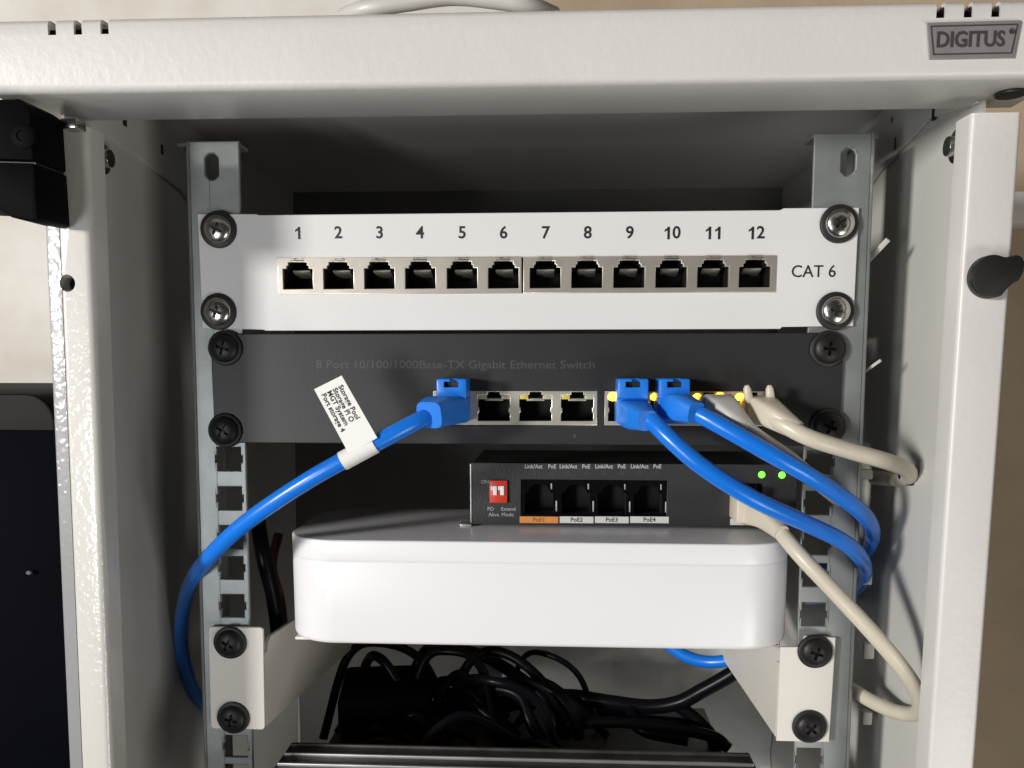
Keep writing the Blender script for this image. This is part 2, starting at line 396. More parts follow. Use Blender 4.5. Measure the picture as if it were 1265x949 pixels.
# mounting rails
U = [-44.45*i for i in range(-1, 8)]
def rail(sgn):
    if sgn > 0: hx, xi, xo = 114.8, 108.8, 129.6
    else: hx, xi, xo = -114.7, -107.8, -127.3
    lo, hi = min(xi, xo), max(xi, xo)
    top_, bot = 33.0, -398
    holes = []
    for u in U:
        for d in (0, -15.875, -31.75):
            z = u+d
            if z > -2 or z < bot+8: continue
            q = 4.75
            holes += [(hx-q, hx+q, z-q, z+q), (hx-q-.7, hx+q+.7, z-1.4, z+1.4)]
    s = P(1049, 200, 1.6) if sgn > 0 else P(262, 206, 1.6)
    sx_ = s.x if sgn > 0 else s.x-.6
    for k_ in range(6):
        t = math.radians(90*(k_+.5)/6); hw = 2.7*math.cos(t); hh = 2.3+2.7*math.sin(t)
        holes.append((sx_-hw, sx_+hw, s.z-hh, s.z+hh))
    face = plate_rects(lo, hi, bot, top_, holes, 1.6, 1.6)
    xe = xo
    if sgn > 0:
        prof = [(xe-.02, 1.6), (xe+.9, 1.9), (xe+1.5, 2.6), (xe+1.7, 3.6), (xe+1.7, 32), (xe+.3, 32), (xe+.3, 4.2), (xe-.02, 3.2)]
    else:
        prof = [(xe+.02, 1.6), (xe-.9, 1.9), (xe-1.5, 2.6), (xe-1.7, 3.6), (xe-1.7, 32), (xe-.3, 32), (xe-.3, 4.2), (xe+.02, 3.2)]
    side = prism(prof, bot, top_, 'z')
    me = join(face, side)
    me = shear(me, (lambda z: 0.0174*z) if sgn < 0 else (lambda z: -0.0102*z))
    return link('mounting_rail', me, ZINC, cab, ang=20)
rail(1); rail(-1)
link('rail_bracket', box(-132, -108, 3.4, 14, 31.6, 32.8), ZINC, cab)
link('rail_bracket', box(108, 132, 3.4, 14, 31.6, 32.8), ZINC, cab)

# door hinge block at the top left
hb = P(76, 122, -47.5); hb.z = P(60, 121, -66).z
hz0 = P(60, 272, -66).z; hzm = P(60, 197, -66).z
hinge = link('hinge_block', prism([(-185, hzm+1.2), (hb.x-.3, hzm-.2), (hb.x-.3, hb.z-4), (hb.x-1.2, hb.z-1.5), (hb.x-3.5, hb.z), (-165, hb.z-.2), (-185, hb.z-.2)], -66, -46.5, 'y', 0.7), BLACK, cab, 'black plastic hinge block')
link('hinge_foot', prism([(-185, hz0+5), (-162, hz0+3.8), (-157.5, hz0+1), (hb.x-2, hz0), (hb.x-.2, hz0+.6), (hb.x-.2, hzm-1.0), (-185, hzm+.3)], -65.9, -46.5, 'y', 0.7), BLACK, hinge)
link('hinge_core', box(-184, hb.x-1.2, -63, -47, hz0+6, hb.z-3), RUBBER, hinge)
s = P(28, 168, -66)
link('hinge_screw', lathe([(0, -.15), (1.4, -.15), (1.7, -.5), (3.2, -.45), (4.0, -.1), (4.0, 1)], (s.x, -66.2, s.z)), BLACK, hinge)
s = P(87, 153, -50)
link('hinge_pin', box(s.x-2.6, s.x+3.0, -52, -45.6, s.z-1.8, s.z+1.6, 0.5), STEEL, hinge)

# ------------------------------------------------------------------ screws (a shared mesh per kind)
def cross_cut(r, y0, y1):
    return join(box(-r, r, y0, y1, -r*.24, r*.24)), box(-r*.24, r*.24, y0, y1, -r, r)
def head_mesh(R, dome):
    pf = [(0, -dome), (R*.45, -dome*.95), (R*.75, -dome*.78), (R*.93, -dome*.5), (R, -dome*.2), (R*.99, 0.4), (0, 0.4)]
    a, b = cross_cut(R*.46, -dome-1, -dome+1.3)
    return boolean(lathe(pf, (0, 0, 0), 32), a, b)
def finish(me, m):
    me.transform(Matrix.Scale(S, 4)); me.materials.clear(); me.materials.append(m); me.shade_smooth(); me.set_sharp_from_angle(angle=math.radians(38)); return me
HEAD_S = finish(head_mesh(5.4, 2.3), STEEL); HEAD_S.name = 'screw'
HEAD_B = finish(head_mesh(5.6, 2.4), BLACKSCREW); HEAD_B.name = 'black_screw'
WASH = finish(lathe([(0, -1.3), (6.2, -1.3), (6.9, -1.0), (7.1, -.4), (7.1, 0), (0, 0)], (0, 0, 0), 32), RUBBER); WASH.name = 'washer'
CRS = finish(join(box(-2.2, 2.2, 0, .2, -.5, .5), box(-.5, .5, .001, .201, -2.2, 2.2)), RUBBER); CRS.name = 'cross_recess'
def screw(px, py, y, par, head, spin, washer=True, wscale=1.0):
    """y = face the washer lies on"""
    c = P(px, py, y-1.5)
    off = ROOTLOC[par.name]
    o = bpy.data.objects.new('screw', head); COL.objects.link(o); o.parent = par
    o.location = (Vector((c.x, y-1.2 if washer else y, c.z))-off)*S; o.rotation_euler = (0, spin, 0)
    if washer:
        q = bpy.data.objects.new('washer', WASH); COL.objects.link(q); q.parent = o; q.location = (0, .0012, 0); q.scale = (wscale, 1, wscale)
    q = bpy.data.objects.new('cross_recess', CRS); COL.objects.link(q); q.parent = o; q.location = (0, -.0011, 0)
    return o

# ------------------------------------------------------------------ patch panel
pp = root('patch_bay', 'white twelve port patch panel marked CAT 6, at the top of the rack', 'patch panel', (0, 0, -38.2))
xl, xr = -123.9, 125.4
NUMPX = [368, 418, 469, 519, 571, 622, 674, 726, 778, 830, 881, 934]
PORTX = [P(x, 340, 0).x for x in (368.5, 418.5, 469, 519.5, 571, 622, 673.5, 725, 777, 829, 880.5, 932)]
fA = (-93.2, 0.7, -24.5, -10.8); fB = (1.3, 95.8, -24.5, -10.9)
outer = [(xl, -37.4), (-100, -38.0), (-99, -38.4), (98.4, -38.0), (99, -37.3), (xr, -37.0), (xr, 6.2), (98, 6.2), (96.5, 5.5), (-100, 5.3), (-101, 5.7), (xl, 5.9)]
hole = [(-92.7, -24.2), (95.3, -24.2), (95.3, -11.1), (-92.7, -11.1)]
face = link('face_plate', plate([outer, hole], 0, 1.5, 0.3), PANEL, pp)
link('housing', join(box(-104, 104, 3, 26, 2.6, 4.2), box(-104, 104, 3, 26, -36.8, -35.2), box(-104, 104, 26, 27, -36.8, 4.2)), ZINC, pp)
def jack_poly(cx):
    zb = -22.6
    return [(cx-5.8, zb), (cx+5.8, zb), (cx+5.8, zb+7.6), (cx+4.3, zb+7.6), (cx+4.3, zb+8.6), (cx+3.6, zb+8.9), (cx+3.6, zb+10.0), (cx+2.5, zb+10.0), (cx+2.5, zb+11.6), (cx-2.5, zb+11.6), (cx-2.5, zb+10.0), (cx-3.6, zb+10.0), (cx-3.6, zb+8.9), (cx-4.3, zb+8.6), (cx-4.3, zb+7.6), (cx-5.8, zb+7.6)]
for fi, (x0, x1, z0, z1) in enumerate((fA, fB)):
    ps = PORTX[fi*6:fi*6+6]
    fo = link('port_frame', plate([[(x0, z0), (x1, z0), (x1, z1), (x0, z1)]]+[jack_poly(c) for c in ps], -0.7, 1.8, 0.22), FRAME, pp)
    link('frame_shell', join(*[box(x0+.3, x1-.3, 1.2, 16, a, b) for a, b in ((z0, z0+.6), (z1-.6, z1))]), FRAME, fo)
    for i, c in enumerate(ps):
        j = link('jack', cavity([(a, b) for a, b in jack_poly(c)], 1.0, 17), CAVITY, fo)
        # contact carrier: a slanted tongue under the upper step
        t = box(c-3.4, c+3.4, 0, 7, -.35, .35, .1)
        t.transform(Matrix.Translation((0, 4.5, -15.4)) @ Matrix.Rotation(math.radians(-16), 4, 'X'))
        link('contact_tongue', t, TONGUE, fo)
for i, nx in enumerate(NUMPX):
    c = P(nx, 288, 0)
    st = str(i+1); gl = []; adv = 3.45; n_ = len(st)
    for k_, ch in enumerate(st):
        gx = c.x+(k_-(n_-1)/2)*adv
        if ch == '1': gl.append(plate([[(gx+.05, c.z-2.3), (gx+.95, c.z-2.3), (gx+.95, c.z+2.3), (gx+.2, c.z+2.3), (gx-.25, c.z+1.65), (gx-1.0, c.z+1.2), (gx-1.0, c.z+.42), (gx+.05, c.z+1.0)]], -.12, .12))
        else: gl.append(text(ch, gx, c.z, -.06, 6.3, bold=.12))
    link('numeral', join(*gl), INK, pp)
c = P(1005, 336, 0)
link('category_text', text('CAT 6', c.x, c.z, -.06, 6.3, bold=.03, sx=0.96), INK, pp)
for (x, y, sp) in ((268.5, 283, .5), (268.5, 385, .35), (1038, 276, .9), (1033, 384, .2)):
    screw(x, y, 0, pp, HEAD_S, sp)

# ------------------------------------------------------------------ gigabit switch
sw = root('ethernet_switch', 'black rack switch with eight ports and cables plugged in, below the white patch panel', 'network switch', (0, 0, -82.3))
ax = (-33.7, 29.9, -74.7, -61.5); bx = (32.7, 97.0, -74.7, -61.5)
swx0, swx1 = -121.1, 122.4
polys = [rrect(swx0, swx1, -82.3, -39.5, 3.2)]+[[(a, c), (b, c), (b, d), (a, d)] for a, b, c, d in (ax, bx)]
link('face_plate', plate(polys, 0, 1.6, 0.4), SWITCH, sw)
link('body', join(box(-104, 104, 2, 110, -41.6, -40.2), box(-104, 104, 2, 110, -82, -80.6), box(-104, -102.6, 2, 110, -80.5, -41.7), box(102.6, 104, 2, 110, -80.5, -41.7), box(-104, 104, 110, 111, -82, -40.2)), POE, sw)
c0 = P(391, 452, 0); c1 = P(735, 450, 0)
tm = text('8 Port 10/100/1000Base-TX Gigabit Ethernet Switch', 0, 0, 0, 4.4, ext=.03, bold=.03)
xs_ = [v.co.x for v in tm.vertices]; wd = max(xs_)-min(xs_)
tm.transform(Matrix.Translation(((c0.x+c1.x)/2, -.03, (c0.z+c1.z)/2)) @ Matrix.Scale((c1.x-c0.x)/wd, 4, (1, 0, 0)))
link('product_text', tm, GREYINK, sw)
LIT = {}
pitch = 16.1
def port_hole(c, zb=-73.1):
    return [(c-6.2, zb), (c+6.2, zb), (c+6.2, zb+3.2), (c+5.75, zb+3.5), (c+5.75, zb+5.0), (c+6.2, zb+5.4), (c+6.2, zb+9.9), (c+2.3, zb+10.1), (c+2.3, zb+11.2), (c-2.3, zb+11.2), (c-2.3, zb+10.1), (c-6.2, zb+9.9), (c-6.2, zb+5.4), (c-5.75, zb+5.0), (c-5.75, zb+3.5), (c-6.2, zb+3.2)]
for fi, (x0, x1, z0, z1) in enumerate((ax, bx)):
    cs = [x0+7.6+pitch*i for i in range(4)]
    fo = link('port_frame', plate([[(x0, z0), (x1, z0), (x1, z1), (x0, z1)]]+[port_hole(c) for c in cs], -0.5, 1.6, 0.2), FRAMEB, sw)
    for i, c in enumerate(cs):
        link('jack', cavity(port_hole(c), 1.0, 15), CAVITY, fo)
        link('contact_tongue', box(c-3.5, c+3.5, .6, 5, -65.4, -64.4, .2), TONGUE, fo)
        for sd in (-1, 1):
            lit = fi == 1 and sd == -1 or (fi == 1 and i == 2 and sd == 1)
            mm = LEDY if lit else (LEDDIM if (i in (2, 3) and sd < 0 and fi == 0) else LEDOFF)
            e = 1.0 if lit else 0.0
            y_ = -1.4 if lit else -.2
            if lit:
                rr = {(0, -1): 2.0, (1, -1): 1.75, (2, -1): 1.5, (2, 1): 2.1, (3, -1): 1.7}[(i, sd)]
                dome = lathe([(0, -1.7), (rr*.5, -1.55), (rr*.85, -1.0), (rr, -.2), (rr, 1.5)], (c+sd*(4.5 if (i, sd) != (2, 1) else 4.0), 0, -63.6), 18, .86)
                link('indicator_light', dome, LEDY, fo, 'lit amber indicator')
            else:
                link('indicator_light', box(c+sd*4.5-1.7, c+sd*4.5+1.7, -.2, 5, -64.75, -63.1, .3), mm, fo)
c = P(710, 539, 0)
link('pin_mark', lathe([(0, -.1), (.55, -.1), (.6, .1)], (c.x, 0, c.z), 10, 1.5), GREYINK, sw)
for (x, y, sp) in ((277, 430, .3), (277, 532, .6), (1024, 431, .1), (1024, 527, .4)):
    screw(x, y, 0, sw, HEAD_B, sp, wscale=.97)

# ------------------------------------------------------------------ shelf with brackets
sh = root('rack_shelf', 'cream cantilever shelf screwed to the rails under the white router', 'shelf', (0, 0, -201))
link('tray', box(-92, 92, 2, 178, -163.2, -162.0, .3), TABP, sh)
def tab(x0, x1, notch_right):
    return plate([rrect(x0, x1, -200.6, -157.2, 1.5, 3)], -1.6, 1.6, .3)
xL0, xL1 = P(259, 840, -1.6).x, P(326, 840, -1.6).x
xR0, xR1 = P(962, 850, -1.6).x, P(1030, 840, -1.6).x
tabL = link('mounting_tab', shear(tab(xL0, xL1, True), lambda z: .02*(z+180)), TABP, sh)
tabR = link('mounting_tab', plate([[(xR0, -200.6), (xR1-.6, -200.6), (xR1, -157.6), (xR1-12, -157.2), (xR1-13, -161.6), (xR0, -161.8)]], -1.6, 1.6, .3), TABP, sh)
def web(a, b, sgn, zf):
    """vertical plate from the tab going back and a little inwards"""
    a, b = Vector(a), Vector(b); d = (b-a); L = d.length; d.normalize(); nrm = Vector((d.y, -d.x))*.75
    prof = [(0, -199.4), (L*1.02, -199.6), (L*1.4, -186), (L*1.8, -168), (L*1.8, -163.3), (6.0, -163.3), (3.6, -165.2), (2.4, -168.6), (0, -168.9)]
    bm = bmesh.new(); f = []; g = []
    for s_, z in prof:
        p = a+d*s_; f.append(bm.verts.new((p.x+nrm.x, p.y+nrm.y, z))); g.append(bm.verts.new((p.x-nrm.x, p.y-nrm.y, z)))
    bm.faces.new(f); bm.faces.new(g); n = len(f)
    for i in range(n): bm.faces.new((f[i], f[(i+1) % n], g[(i+1) % n], g[i]))
    bmesh.ops.recalc_face_normals(bm, faces=bm.faces[:])
    return me_from_bm(bm)
link('side_web', web((xL1-.6, 0.1), (-93.3, 96), 1, 0), TABP, sh)
link('side_web', web((xR0+.6, 0.1), (99.2, 96), -1, 0), TABP, sh)
for (x, y, sp) in ((283, 795, .5), (287, 888, .2), (1008, 806, .3), (1001, 899, .7)):
    screw(x, y, -1.6, sh, HEAD_B, sp, wscale=.96)

# ------------------------------------------------------------------ white router
rt = root('router', 'flat white box with rounded corners resting on the shelf', 'router', (6, 28, -161.9))
RX0, RX1, RY0, RY1 = -94.0, 107.2, -8.5, 66
def rbody(z0, z1, inset, rb_top, rb_bot):
    bm = bmesh.new(); rings = []
    secs = []
    for i in range(5):
        t = math.pi/2*i/4; secs.append((z0+rb_bot*(1-math.sin(t)) if False else z0+rb_bot*(1-math.cos(t)), rb_bot*(1-math.sin(t))))
    for i in range(5):
        t = math.pi/2*i/4; secs.append((z1-rb_top*(1-math.sin(t)), rb_top*(1-math.cos(t))))
    for z, ins in secs:
        ins += inset
        rings.append([bm.verts.new((x, y, z)) for x, y in rrect(RX0+ins, RX1-ins, RY0+ins, RY1-ins, 21-ins, 12)])
    n = len(rings[0])
    for a, b in zip(rings, rings[1:]):
        for k_ in range(n): bm.faces.new((a[k_], a[(k_+1) % n], b[(k_+1) % n], b[k_]))
    bm.faces.new(rings[0]); bm.faces.new(rings[-1])
    bmesh.ops.recalc_face_normals(bm, faces=bm.faces[:])
    return me_from_bm(bm)
link('body', rbody(-161.4, -127.8, 0, .3, 2.2), WHITE, rt, ang=30)
link('seam', rbody(-127.9, -127.2, .12, .05, .05), SEAM, rt)
link('lid', rbody(-127.3, -119.3, 0, .8, .3), WHITE, rt, ang=30)
for x in (-70, 82):
    link('rubber_foot', lathe([(0, 0), (5, 0), (5, .6), (0, .6)], (0, 0, 0), 16), RUBBER, rt)
    bpy.context.view_layer.update()
feet = [o for o in rt.children if o.name.startswith('rubber_foot')]
for o, x in zip(feet, (-60, 75)):
    o.data.transform(Matrix.Translation(ROOTLOC[rt.name]*S)); o.data.transform(Matrix.Rotation(-math.pi/2, 4, 'X')); o.location = (Vector((x, 40, -161.3))-ROOTLOC[rt.name])*S
c = P(512, 803, -2)
link('paper_tab', box(c.x-10, c.x+11, 6, 12, -163.6, -162.1+.4), PAPER, rt)
c = P(356, 692, 10)
link('side_clip', box(RX0-.5, RX0+.8, 10, 16, -128.4, -125.8, .2), RUBBER, rt)
link('side_clip', box(RX1-.8, RX1+.5, 10, 16, -129.4, -126.6, .2), RUBBER, rt)

# ------------------------------------------------------------------ PoE switch on the router
po = root('poe_switch', 'small dark grey four port switch with red dip switch, standing on the white router', 'network switch', (46, 45, -119.2))
QY = 23.0; qx0, qx1, qz0, qz1 = -21.0, 113.2, -118.4, -92.3
pcx = [P(x, 614, QY).x for x in (666, 711.5, 756.5, 801)]
UPX = P(922, 628, QY).x
zt, zb = P(720, 593, QY).z, P(720, 638, QY).z
def poe_hole(c):
    return [(c+.98*a, zb+.98*b) for a, b in ((-6.0, .8), (6.0, .8), (6.0, 9.6), (4.6, 10.2), (3.6, 12.4), (2.0, 13.4), (-2.0, 13.4), (-3.6, 12.4), (-4.6, 10.2), (-6.0, 9.6))]
link('front_panel', plate([rrect(qx0, qx1, qz0, qz1, .8, 3)]+[[(pcx[0]-7.6, zb), (pcx[-1]+7.6, zb), (pcx[-1]+7.6, zt), (pcx[0]-7.6, zt)], [(UPX-6.2, zb+1), (UPX+6.2, zb+1), (UPX+6.2, zt-1), (UPX-6.2, zt-1)]], QY, 1.2, .25), POE, po)
link('case', join(box(qx0+.4, qx1-.4, QY+1.2, 76, qz1-1.2, qz1-.2), box(qx0+.4, qx1-.4, QY+1.2, 76, qz0+.2, qz0+1.2), box(qx0+.4, qx0+1.4, QY+1.2, 76, qz0+1.3, qz1-1.3), box(qx1-1.4, qx1-.4, QY+1.2, 76, qz0+1.3, qz1-1.3), box(qx0+.4, qx1-.4, 76, 77, qz0+.2, qz1-.2)), POE, po)
link('edge_strip', box(qx0-.75, qx0-.1, QY-.4, QY+3, qz0+.6, qz1-.4, .2), RIDGE, po)
c = P(573, 642, QY)
link('case_foot', box(c.x-1.6, qx0-.2, QY-1, QY+6, qz0-.9, qz0+.1, .2), RIDGE, po)
blk = link('port_block', plate([[(pcx[0]-7.5, zb+.1), (pcx[-1]+7.5, zb+.1), (pcx[-1]+7.5, zt-.1), (pcx[0]-7.5, zt-.1)]]+[poe_hole(c) for c in pcx], QY+.4, 1.2, .2), BLACK, po)
for i, c in enumerate(pcx):
    link('jack', cavity(poe_hole(c), QY+1.5, QY+14), CAVITY, blk)
    link('shield_tab', box(c+7.0, c+7.6, QY-.2, QY+.6, zb+2.0, zb+6.5, .1), RIDGE, blk)
    link('shield_tab', box(c+4.9, c+5.4, QY+.1, QY+.6, zt-4.0, zt-1.6, .1), RIDGE, blk)
link('jack', cavity([(UPX-6.2, zb+1), (UPX+6.2, zb+1), (UPX+6.2, zt-1), (UPX-6.2, zt-1)], QY+1.1, QY+13), CAVITY, po)
# dip switch
d0, d1 = P(605, 593, QY), P(627, 621, QY)
dip = link('dip_switch', box(d0.x, d1.x, QY-1.4, QY+.3, d1.z, d0.z, .3), RED, po, 'red dip switch with two white sliders up')
for px in (611.5, 620.5):
    c = P(px, 606, QY-1.4)
    link('slider', join(box(c.x-.8, c.x+.8, QY-2.0, QY-1.3, c.z-1.9, c.z+1.9, .1), box(c.x-1.7, c.x-.8, QY-2.0, QY-1.3, c.z+.2, c.z+1.9, .1)), PAPER, dip)
def t_at(t, px, py, size, m, par, y=QY-.04, **kw):
    c = P(px, py, QY); return link('marking', text(t, c.x, c.z, y, size, ext=.04, **kw), m, par)
t_at('ON', 599, 595.5, 2.2, WHITEINK, po)
t_at('PD', 606, 629, 2.2, WHITEINK, po); t_at('Extend', 628, 629, 2.2, WHITEINK, po)
t_at('Alive', 610, 636, 2.2, WHITEINK, po); t_at('Mode', 627, 636, 2.2, WHITEINK, po)
for i, (a, b) in enumerate(((659, 682), (702, 724), (746, 768), (790, 812))):
    t_at('Link/Act', a, 576.5, 2.4, WHITEINK, po, bold=.05, sx=.9); t_at('PoE', b, 576.5, 2.4, WHITEINK, po, bold=.05, sx=.9)
    for px in (a, b):
        c = P(px, 584.5, QY); link('indicator_hole', lathe([(.55, -.12), (.85, -.12), (.85, .1)], (c.x, QY, c.z), 12), GREYINK, po)
for i, (a, b) in enumerate(((642, 689.5), (691.5, 733), (735, 776.5), (778.5, 826))):
    p0, p1 = P(a, 638, QY), P(b, 646.5, QY)
    ls = link('port_label', plate([[(p0.x, p1.z), (p1.x, p1.z), (p1.x, p0.z), (p0.x, p0.z)]], QY-.12, .2), ORANGE if i == 0 else LABEL, po, 'orange port label' if i == 0 else None)
    c = (p0+p1)/2
    link('label_text', text('PoE%d' % (i+1), c.x, c.z, QY-.16, 2.5, ext=.04, bold=.04), INK if i else mat('orange_ink', (0.30, 0.10, 0.02), 0.5), ls)
p0, p1 = P(902, 641, QY), P(948, 649, QY)
ls = link('port_label', plate([[(p0.x, p1.z), (p1.x, p1.z), (p1.x, p0.z), (p0.x, p0.z)]], QY-.12, .2), LABEL, po)
link('label_text', text('UpLink', (p0.x+p1.x)/2, (p0.z+p1.z)/2, QY-.16, 2.5, ext=.04, bold=.04), INK, ls)
for px, py in ((941, 586.5), (966, 587)):
    c = P(px, py, QY)
    link('indicator_light', lathe([(0, -1.1), (.8, -1.0), (1.4, -.4), (1.5, .2)], (c.x, QY, c.z), 14), LEDG, po, 'lit green indicator')

# ------------------------------------------------------------------ patch cables
def path(pts): return [P(*p) for p in pts]
def plug_blue(par, px, cx, boot):
    """latching plug with a hooded top; boot = centre line of the strain relief"""
    c0 = P(px, 482, -15)
    x = c0.x; zt_ = P(px, 468, -15).z; zm = P(px, 493, -15).z
    hood = boolean(box(x-5.6, x+5.6, -16, -1.0, zm, zt_, .7), box(x-2.8, x+2.6, -18, -13.2, zt_-3.2, zt_-1.0), box(x-.6, x+2.0, -18, -13.2, zt_-1.6, zt_+1))
    pl = link('plug', hood, BLUEP, par)
    link('plug_body', box(x-5.6, x+5.6, -14, 3.5, -73.0, zm+.05, .5), BLUEP, pl)
    link('latch_slot', box(x-2.7, x+2.5, -13.5, -13.1, zt_-3.1, zt_-1.1), CAVITY, pl)
    return pl
def cable(label, m, pts, r, group, base=None, name='patch_cable'):
    c = root(name, label, 'network cable', base or P(*pts[0]), group)
    link('cord', tube(path(pts), r), m, c)
    return c
GRP = 'patch cables plugged into the switches'
def boot(par, m, pts, rad, exps, name='boot'):
    pp_ = catmull(path(pts), 6); N = len(pp_); n0 = len(rad)-1; rr = []; ee = []
    for i in range(N):
        t = i/(N-1)*n0; a = min(int(t), n0-1); f_ = t-a
        rr.append(tuple(rad[a][k_]*(1-f_)+rad[a+1][k_]*f_ for k_ in (0, 1))); ee.append(exps[a]*(1-f_)+exps[a+1]*f_)
    return link(name, loft(pp_, rr, ee, n=20), m, par)
# blue one on the left
b1 = cable('blue cable with a white paper flag, running left from the switch over the rail', BLUE,
  [(556, 503, -16), (538, 510, -24), (505, 526, -31), (445, 558, -34), (380, 594, -34), (310, 641, -29), (266, 680, -20), (240, 712, 4), (229, 742, 20), (224, 782, 34), (229, 822, 44), (246, 862, 62), (285, 890, 95)], 3.15, GRP)
plug_blue(b1, 558, 0, None)
boot(b1, BLUEP, [(563, 505, -11), (552, 507, -17), (541, 508, -23), (530, 513, -29)], [(5.6, 5.0), (5.6, 5.2), (5.8, 5.4), (5.0, 4.8)], [8, 7, 6, 4])
# flag
fp = P(443, 559, -34); tdir = (P(380, 594, -34)-P(505, 526, -31)).normalized()
pa, pb = fp-tdir*6.6, fp+tdir*6.6
wrap = loft([pa+(pb-pa)*t for t in (0, .5, 1)], [(3.55, 3.55)]*3, n=20)
wr = link('label_flag', wrap, PAPER, b1, 'white folded paper flag with four printed lines')
q = [P(388, 481, -36.4), P(422, 464, -36.4), P(466, 541, -37.2), P(431, 561, -37.2)]
bm = bmesh.new(); off_ = Vector((0, .35, 0))
fr_ = [bm.verts.new(v) for v in q]; bk = [bm.verts.new(v+off_) for v in q]
bm.faces.new(fr_); bm.faces.new(bk[::-1])
for i in range(4): bm.faces.new((fr_[i], bk[i], bk[(i+1) % 4], fr_[(i+1) % 4]))
bmesh.ops.recalc_face_normals(bm, faces=bm.faces[:])
link('flag_sheet', me_from_bm(bm), PAPER, wr)
ex = (q[3]-q[0]).normalized(); ey = (q[1]-q[0]).normalized(); nz_ = ex.cross(ey).normalized()
if nz_.y > 0: nz_ = -nz_
wdt = (q[1]-q[0]).length; hgt = (q[3]-q[0]).length
lines_ = ['Storage Pool', 'Storage Pl O', 'MGT System', 'Port storage 4']
for i, t in enumerate(lines_):
    # reading direction runs down the flag; first line is the right-hand one
    o_ = q[0]+ey*(wdt*(0.80-0.205*i))+ex*(hgt*0.11)+nz_*.12
    eyy = nz_.cross(ex)
    m_ = Matrix(((ex.x, eyy.x, nz_.x, o_.x), (ex.y, eyy.y, nz_.y, o_.y), (ex.z, eyy.z, nz_.z, o_.z), (0, 0, 0, 1)))
    link('flag_text', text(t, 0, 0, 0, 2.55, ext=.03, bold=.05, align='LEFT', m=m_), INK, wr)
# blue ones on the right
b2 = cable('lower blue cable of the right pair, plugged in beside the gap between port blocks', BLUE,
  [(790, 506, -14), (800, 514, -22), (826, 541, -29), (868, 577, -33), (930, 616, -32), (990, 644, -25), (1036, 666, -16), (1059, 684, -6), (1067, 702, 8), (1062, 720, 24), (1040, 736, 55), (1000, 740, 110)], 3.15, GRP)
plug_blue(b2, 782, 0, None)
boot(b2, BLUEP, [(781, 508, -10), (784, 511, -15), (790, 515, -20), (800, 520, -26)], [(5.5, 4.6), (5.5, 5.0), (5.0, 4.8), (3.7, 3.7)], [8, 7, 5, 3])
b3 = cable('upper blue cable of the right pair, plugged into the port next to the cream plug', BLUE,
  [(836, 500, -14), (852, 506, -21), (890, 526, -27), (945, 557, -30), (1000, 588, -27), (1046, 618, -18), (1071, 641, -6), (1077, 661, 8), (1068, 682, 26), (1044, 698, 58), (1000, 704, 110)], 3.15, GRP)
plug_blue(b3, 833, 0, None)
boot(b3, BLUEP, [(830, 503, -10), (834, 504, -15), (842, 504, -20), (860, 510, -26)], [(5.5, 4.6), (5.5, 5.0), (5.2, 5.0), (3.8, 3.8)], [8, 7, 5, 3])
# pale cable between, running under the blue ones
c1 = cable('pale cream cable passing behind the upper blue cable at the right block', PALE,
  [(890, 504, -12), (905, 516, -19), (938, 541, -22), (975, 566, -18), (1010, 596, -8), (1040, 622, 6), (1050, 640, 30)], 2.7, GRP)
x = P(886, 500, -12).x
pl = link('plug', box(x-5.6, x+5.6, -13, 3.5, -73.0, P(886, 491, -12).z, .8), PALE, c1)
boot(c1, PALE, [(886, 501, -9), (893, 507, -15), (908, 519, -20), (925, 531, -21)], [(5.7, 4.4), (5.6, 4.6), (4.4, 3.9), (2.9, 2.9)], [8, 6, 4, 2])
# cream cable of the last port
c2 = cable('cream cable with a two-pronged boot at the far right port of the switch', CREAM,
  [(945, 508, -12), (962, 521, -22), (1000, 541, -27), (1050, 557, -24), (1095, 570, -17), (1120, 580, -6), (1122, 590, 6), (1105, 592, 20), (1080, 590, 34)], 3.05, GRP)
x = P(940, 500, -10).x
pl = link('plug', box(x-5.4, x+5.4, -9, 3.5, -73.0, P(940, 492, -9).z, .8), CREAMP, c2)
for px in (922.5, 950.5):
    a_, b_ = P(px, 477, -11), P(px+(1.5 if px > 930 else 3), 497, -10)
    link('latch_prong', loft([a_+Vector((0, 0, .3)), a_+(b_-a_)*.15, a_+(b_-a_)*.5, b_], [(.7, .9), (1.35, 1.5), (1.5, 1.7), (1.8, 1.8)], [2, 3, 3, 3], n=12, up=Vector((0, -1, 0))), CREAMP, pl)
boot(c2, CREAMP, [(938, 503, -6), (945, 507, -12), (958, 515, -19), (985, 532, -25)], [(5.2, 4.3), (5.2, 4.8), (4.4, 4.3), (3.35, 3.35)], [6, 5, 4, 2])
# cream cable of the uplink
c3 = cable('cream cable looping from the small switch across the right rail to the side panel', CREAM,
  [(942, 636, 6), (960, 653, -7), (990, 688, -18), (1035, 736, -24), (1085, 790, -30), (1122, 836, -29), (1137, 866, -24), (1131, 881, -16), (1108, 880, -6), (1080, 868, 4), (1052, 852, 14), (1020, 836, 26)], 2.95, GRP)
x = P(927, 632, 9).x
zt_, zb_ = P(927, 617, 9).z, P(927, 650, 9).z
pl = link('plug', box(x-5.6, x+5.0, 8, 28, zb_+1, zt_, .8), CREAMP, c3)
a_ = P(919, 610, 9)
link('latch_prong', box(a_.x-1.3, a_.x+1.3, 9, 22, a_.z-3.2, a_.z+2.6, .5), CREAMP, pl)
boot(c3, CREAMP, [(931, 633, 15), (938, 634, 7), (949, 641, -1), (966, 659, -11)], [(5.8, 5.0), (5.6, 5.0), (4.6, 4.2), (3.05, 3.05)], [7, 6, 4, 2])

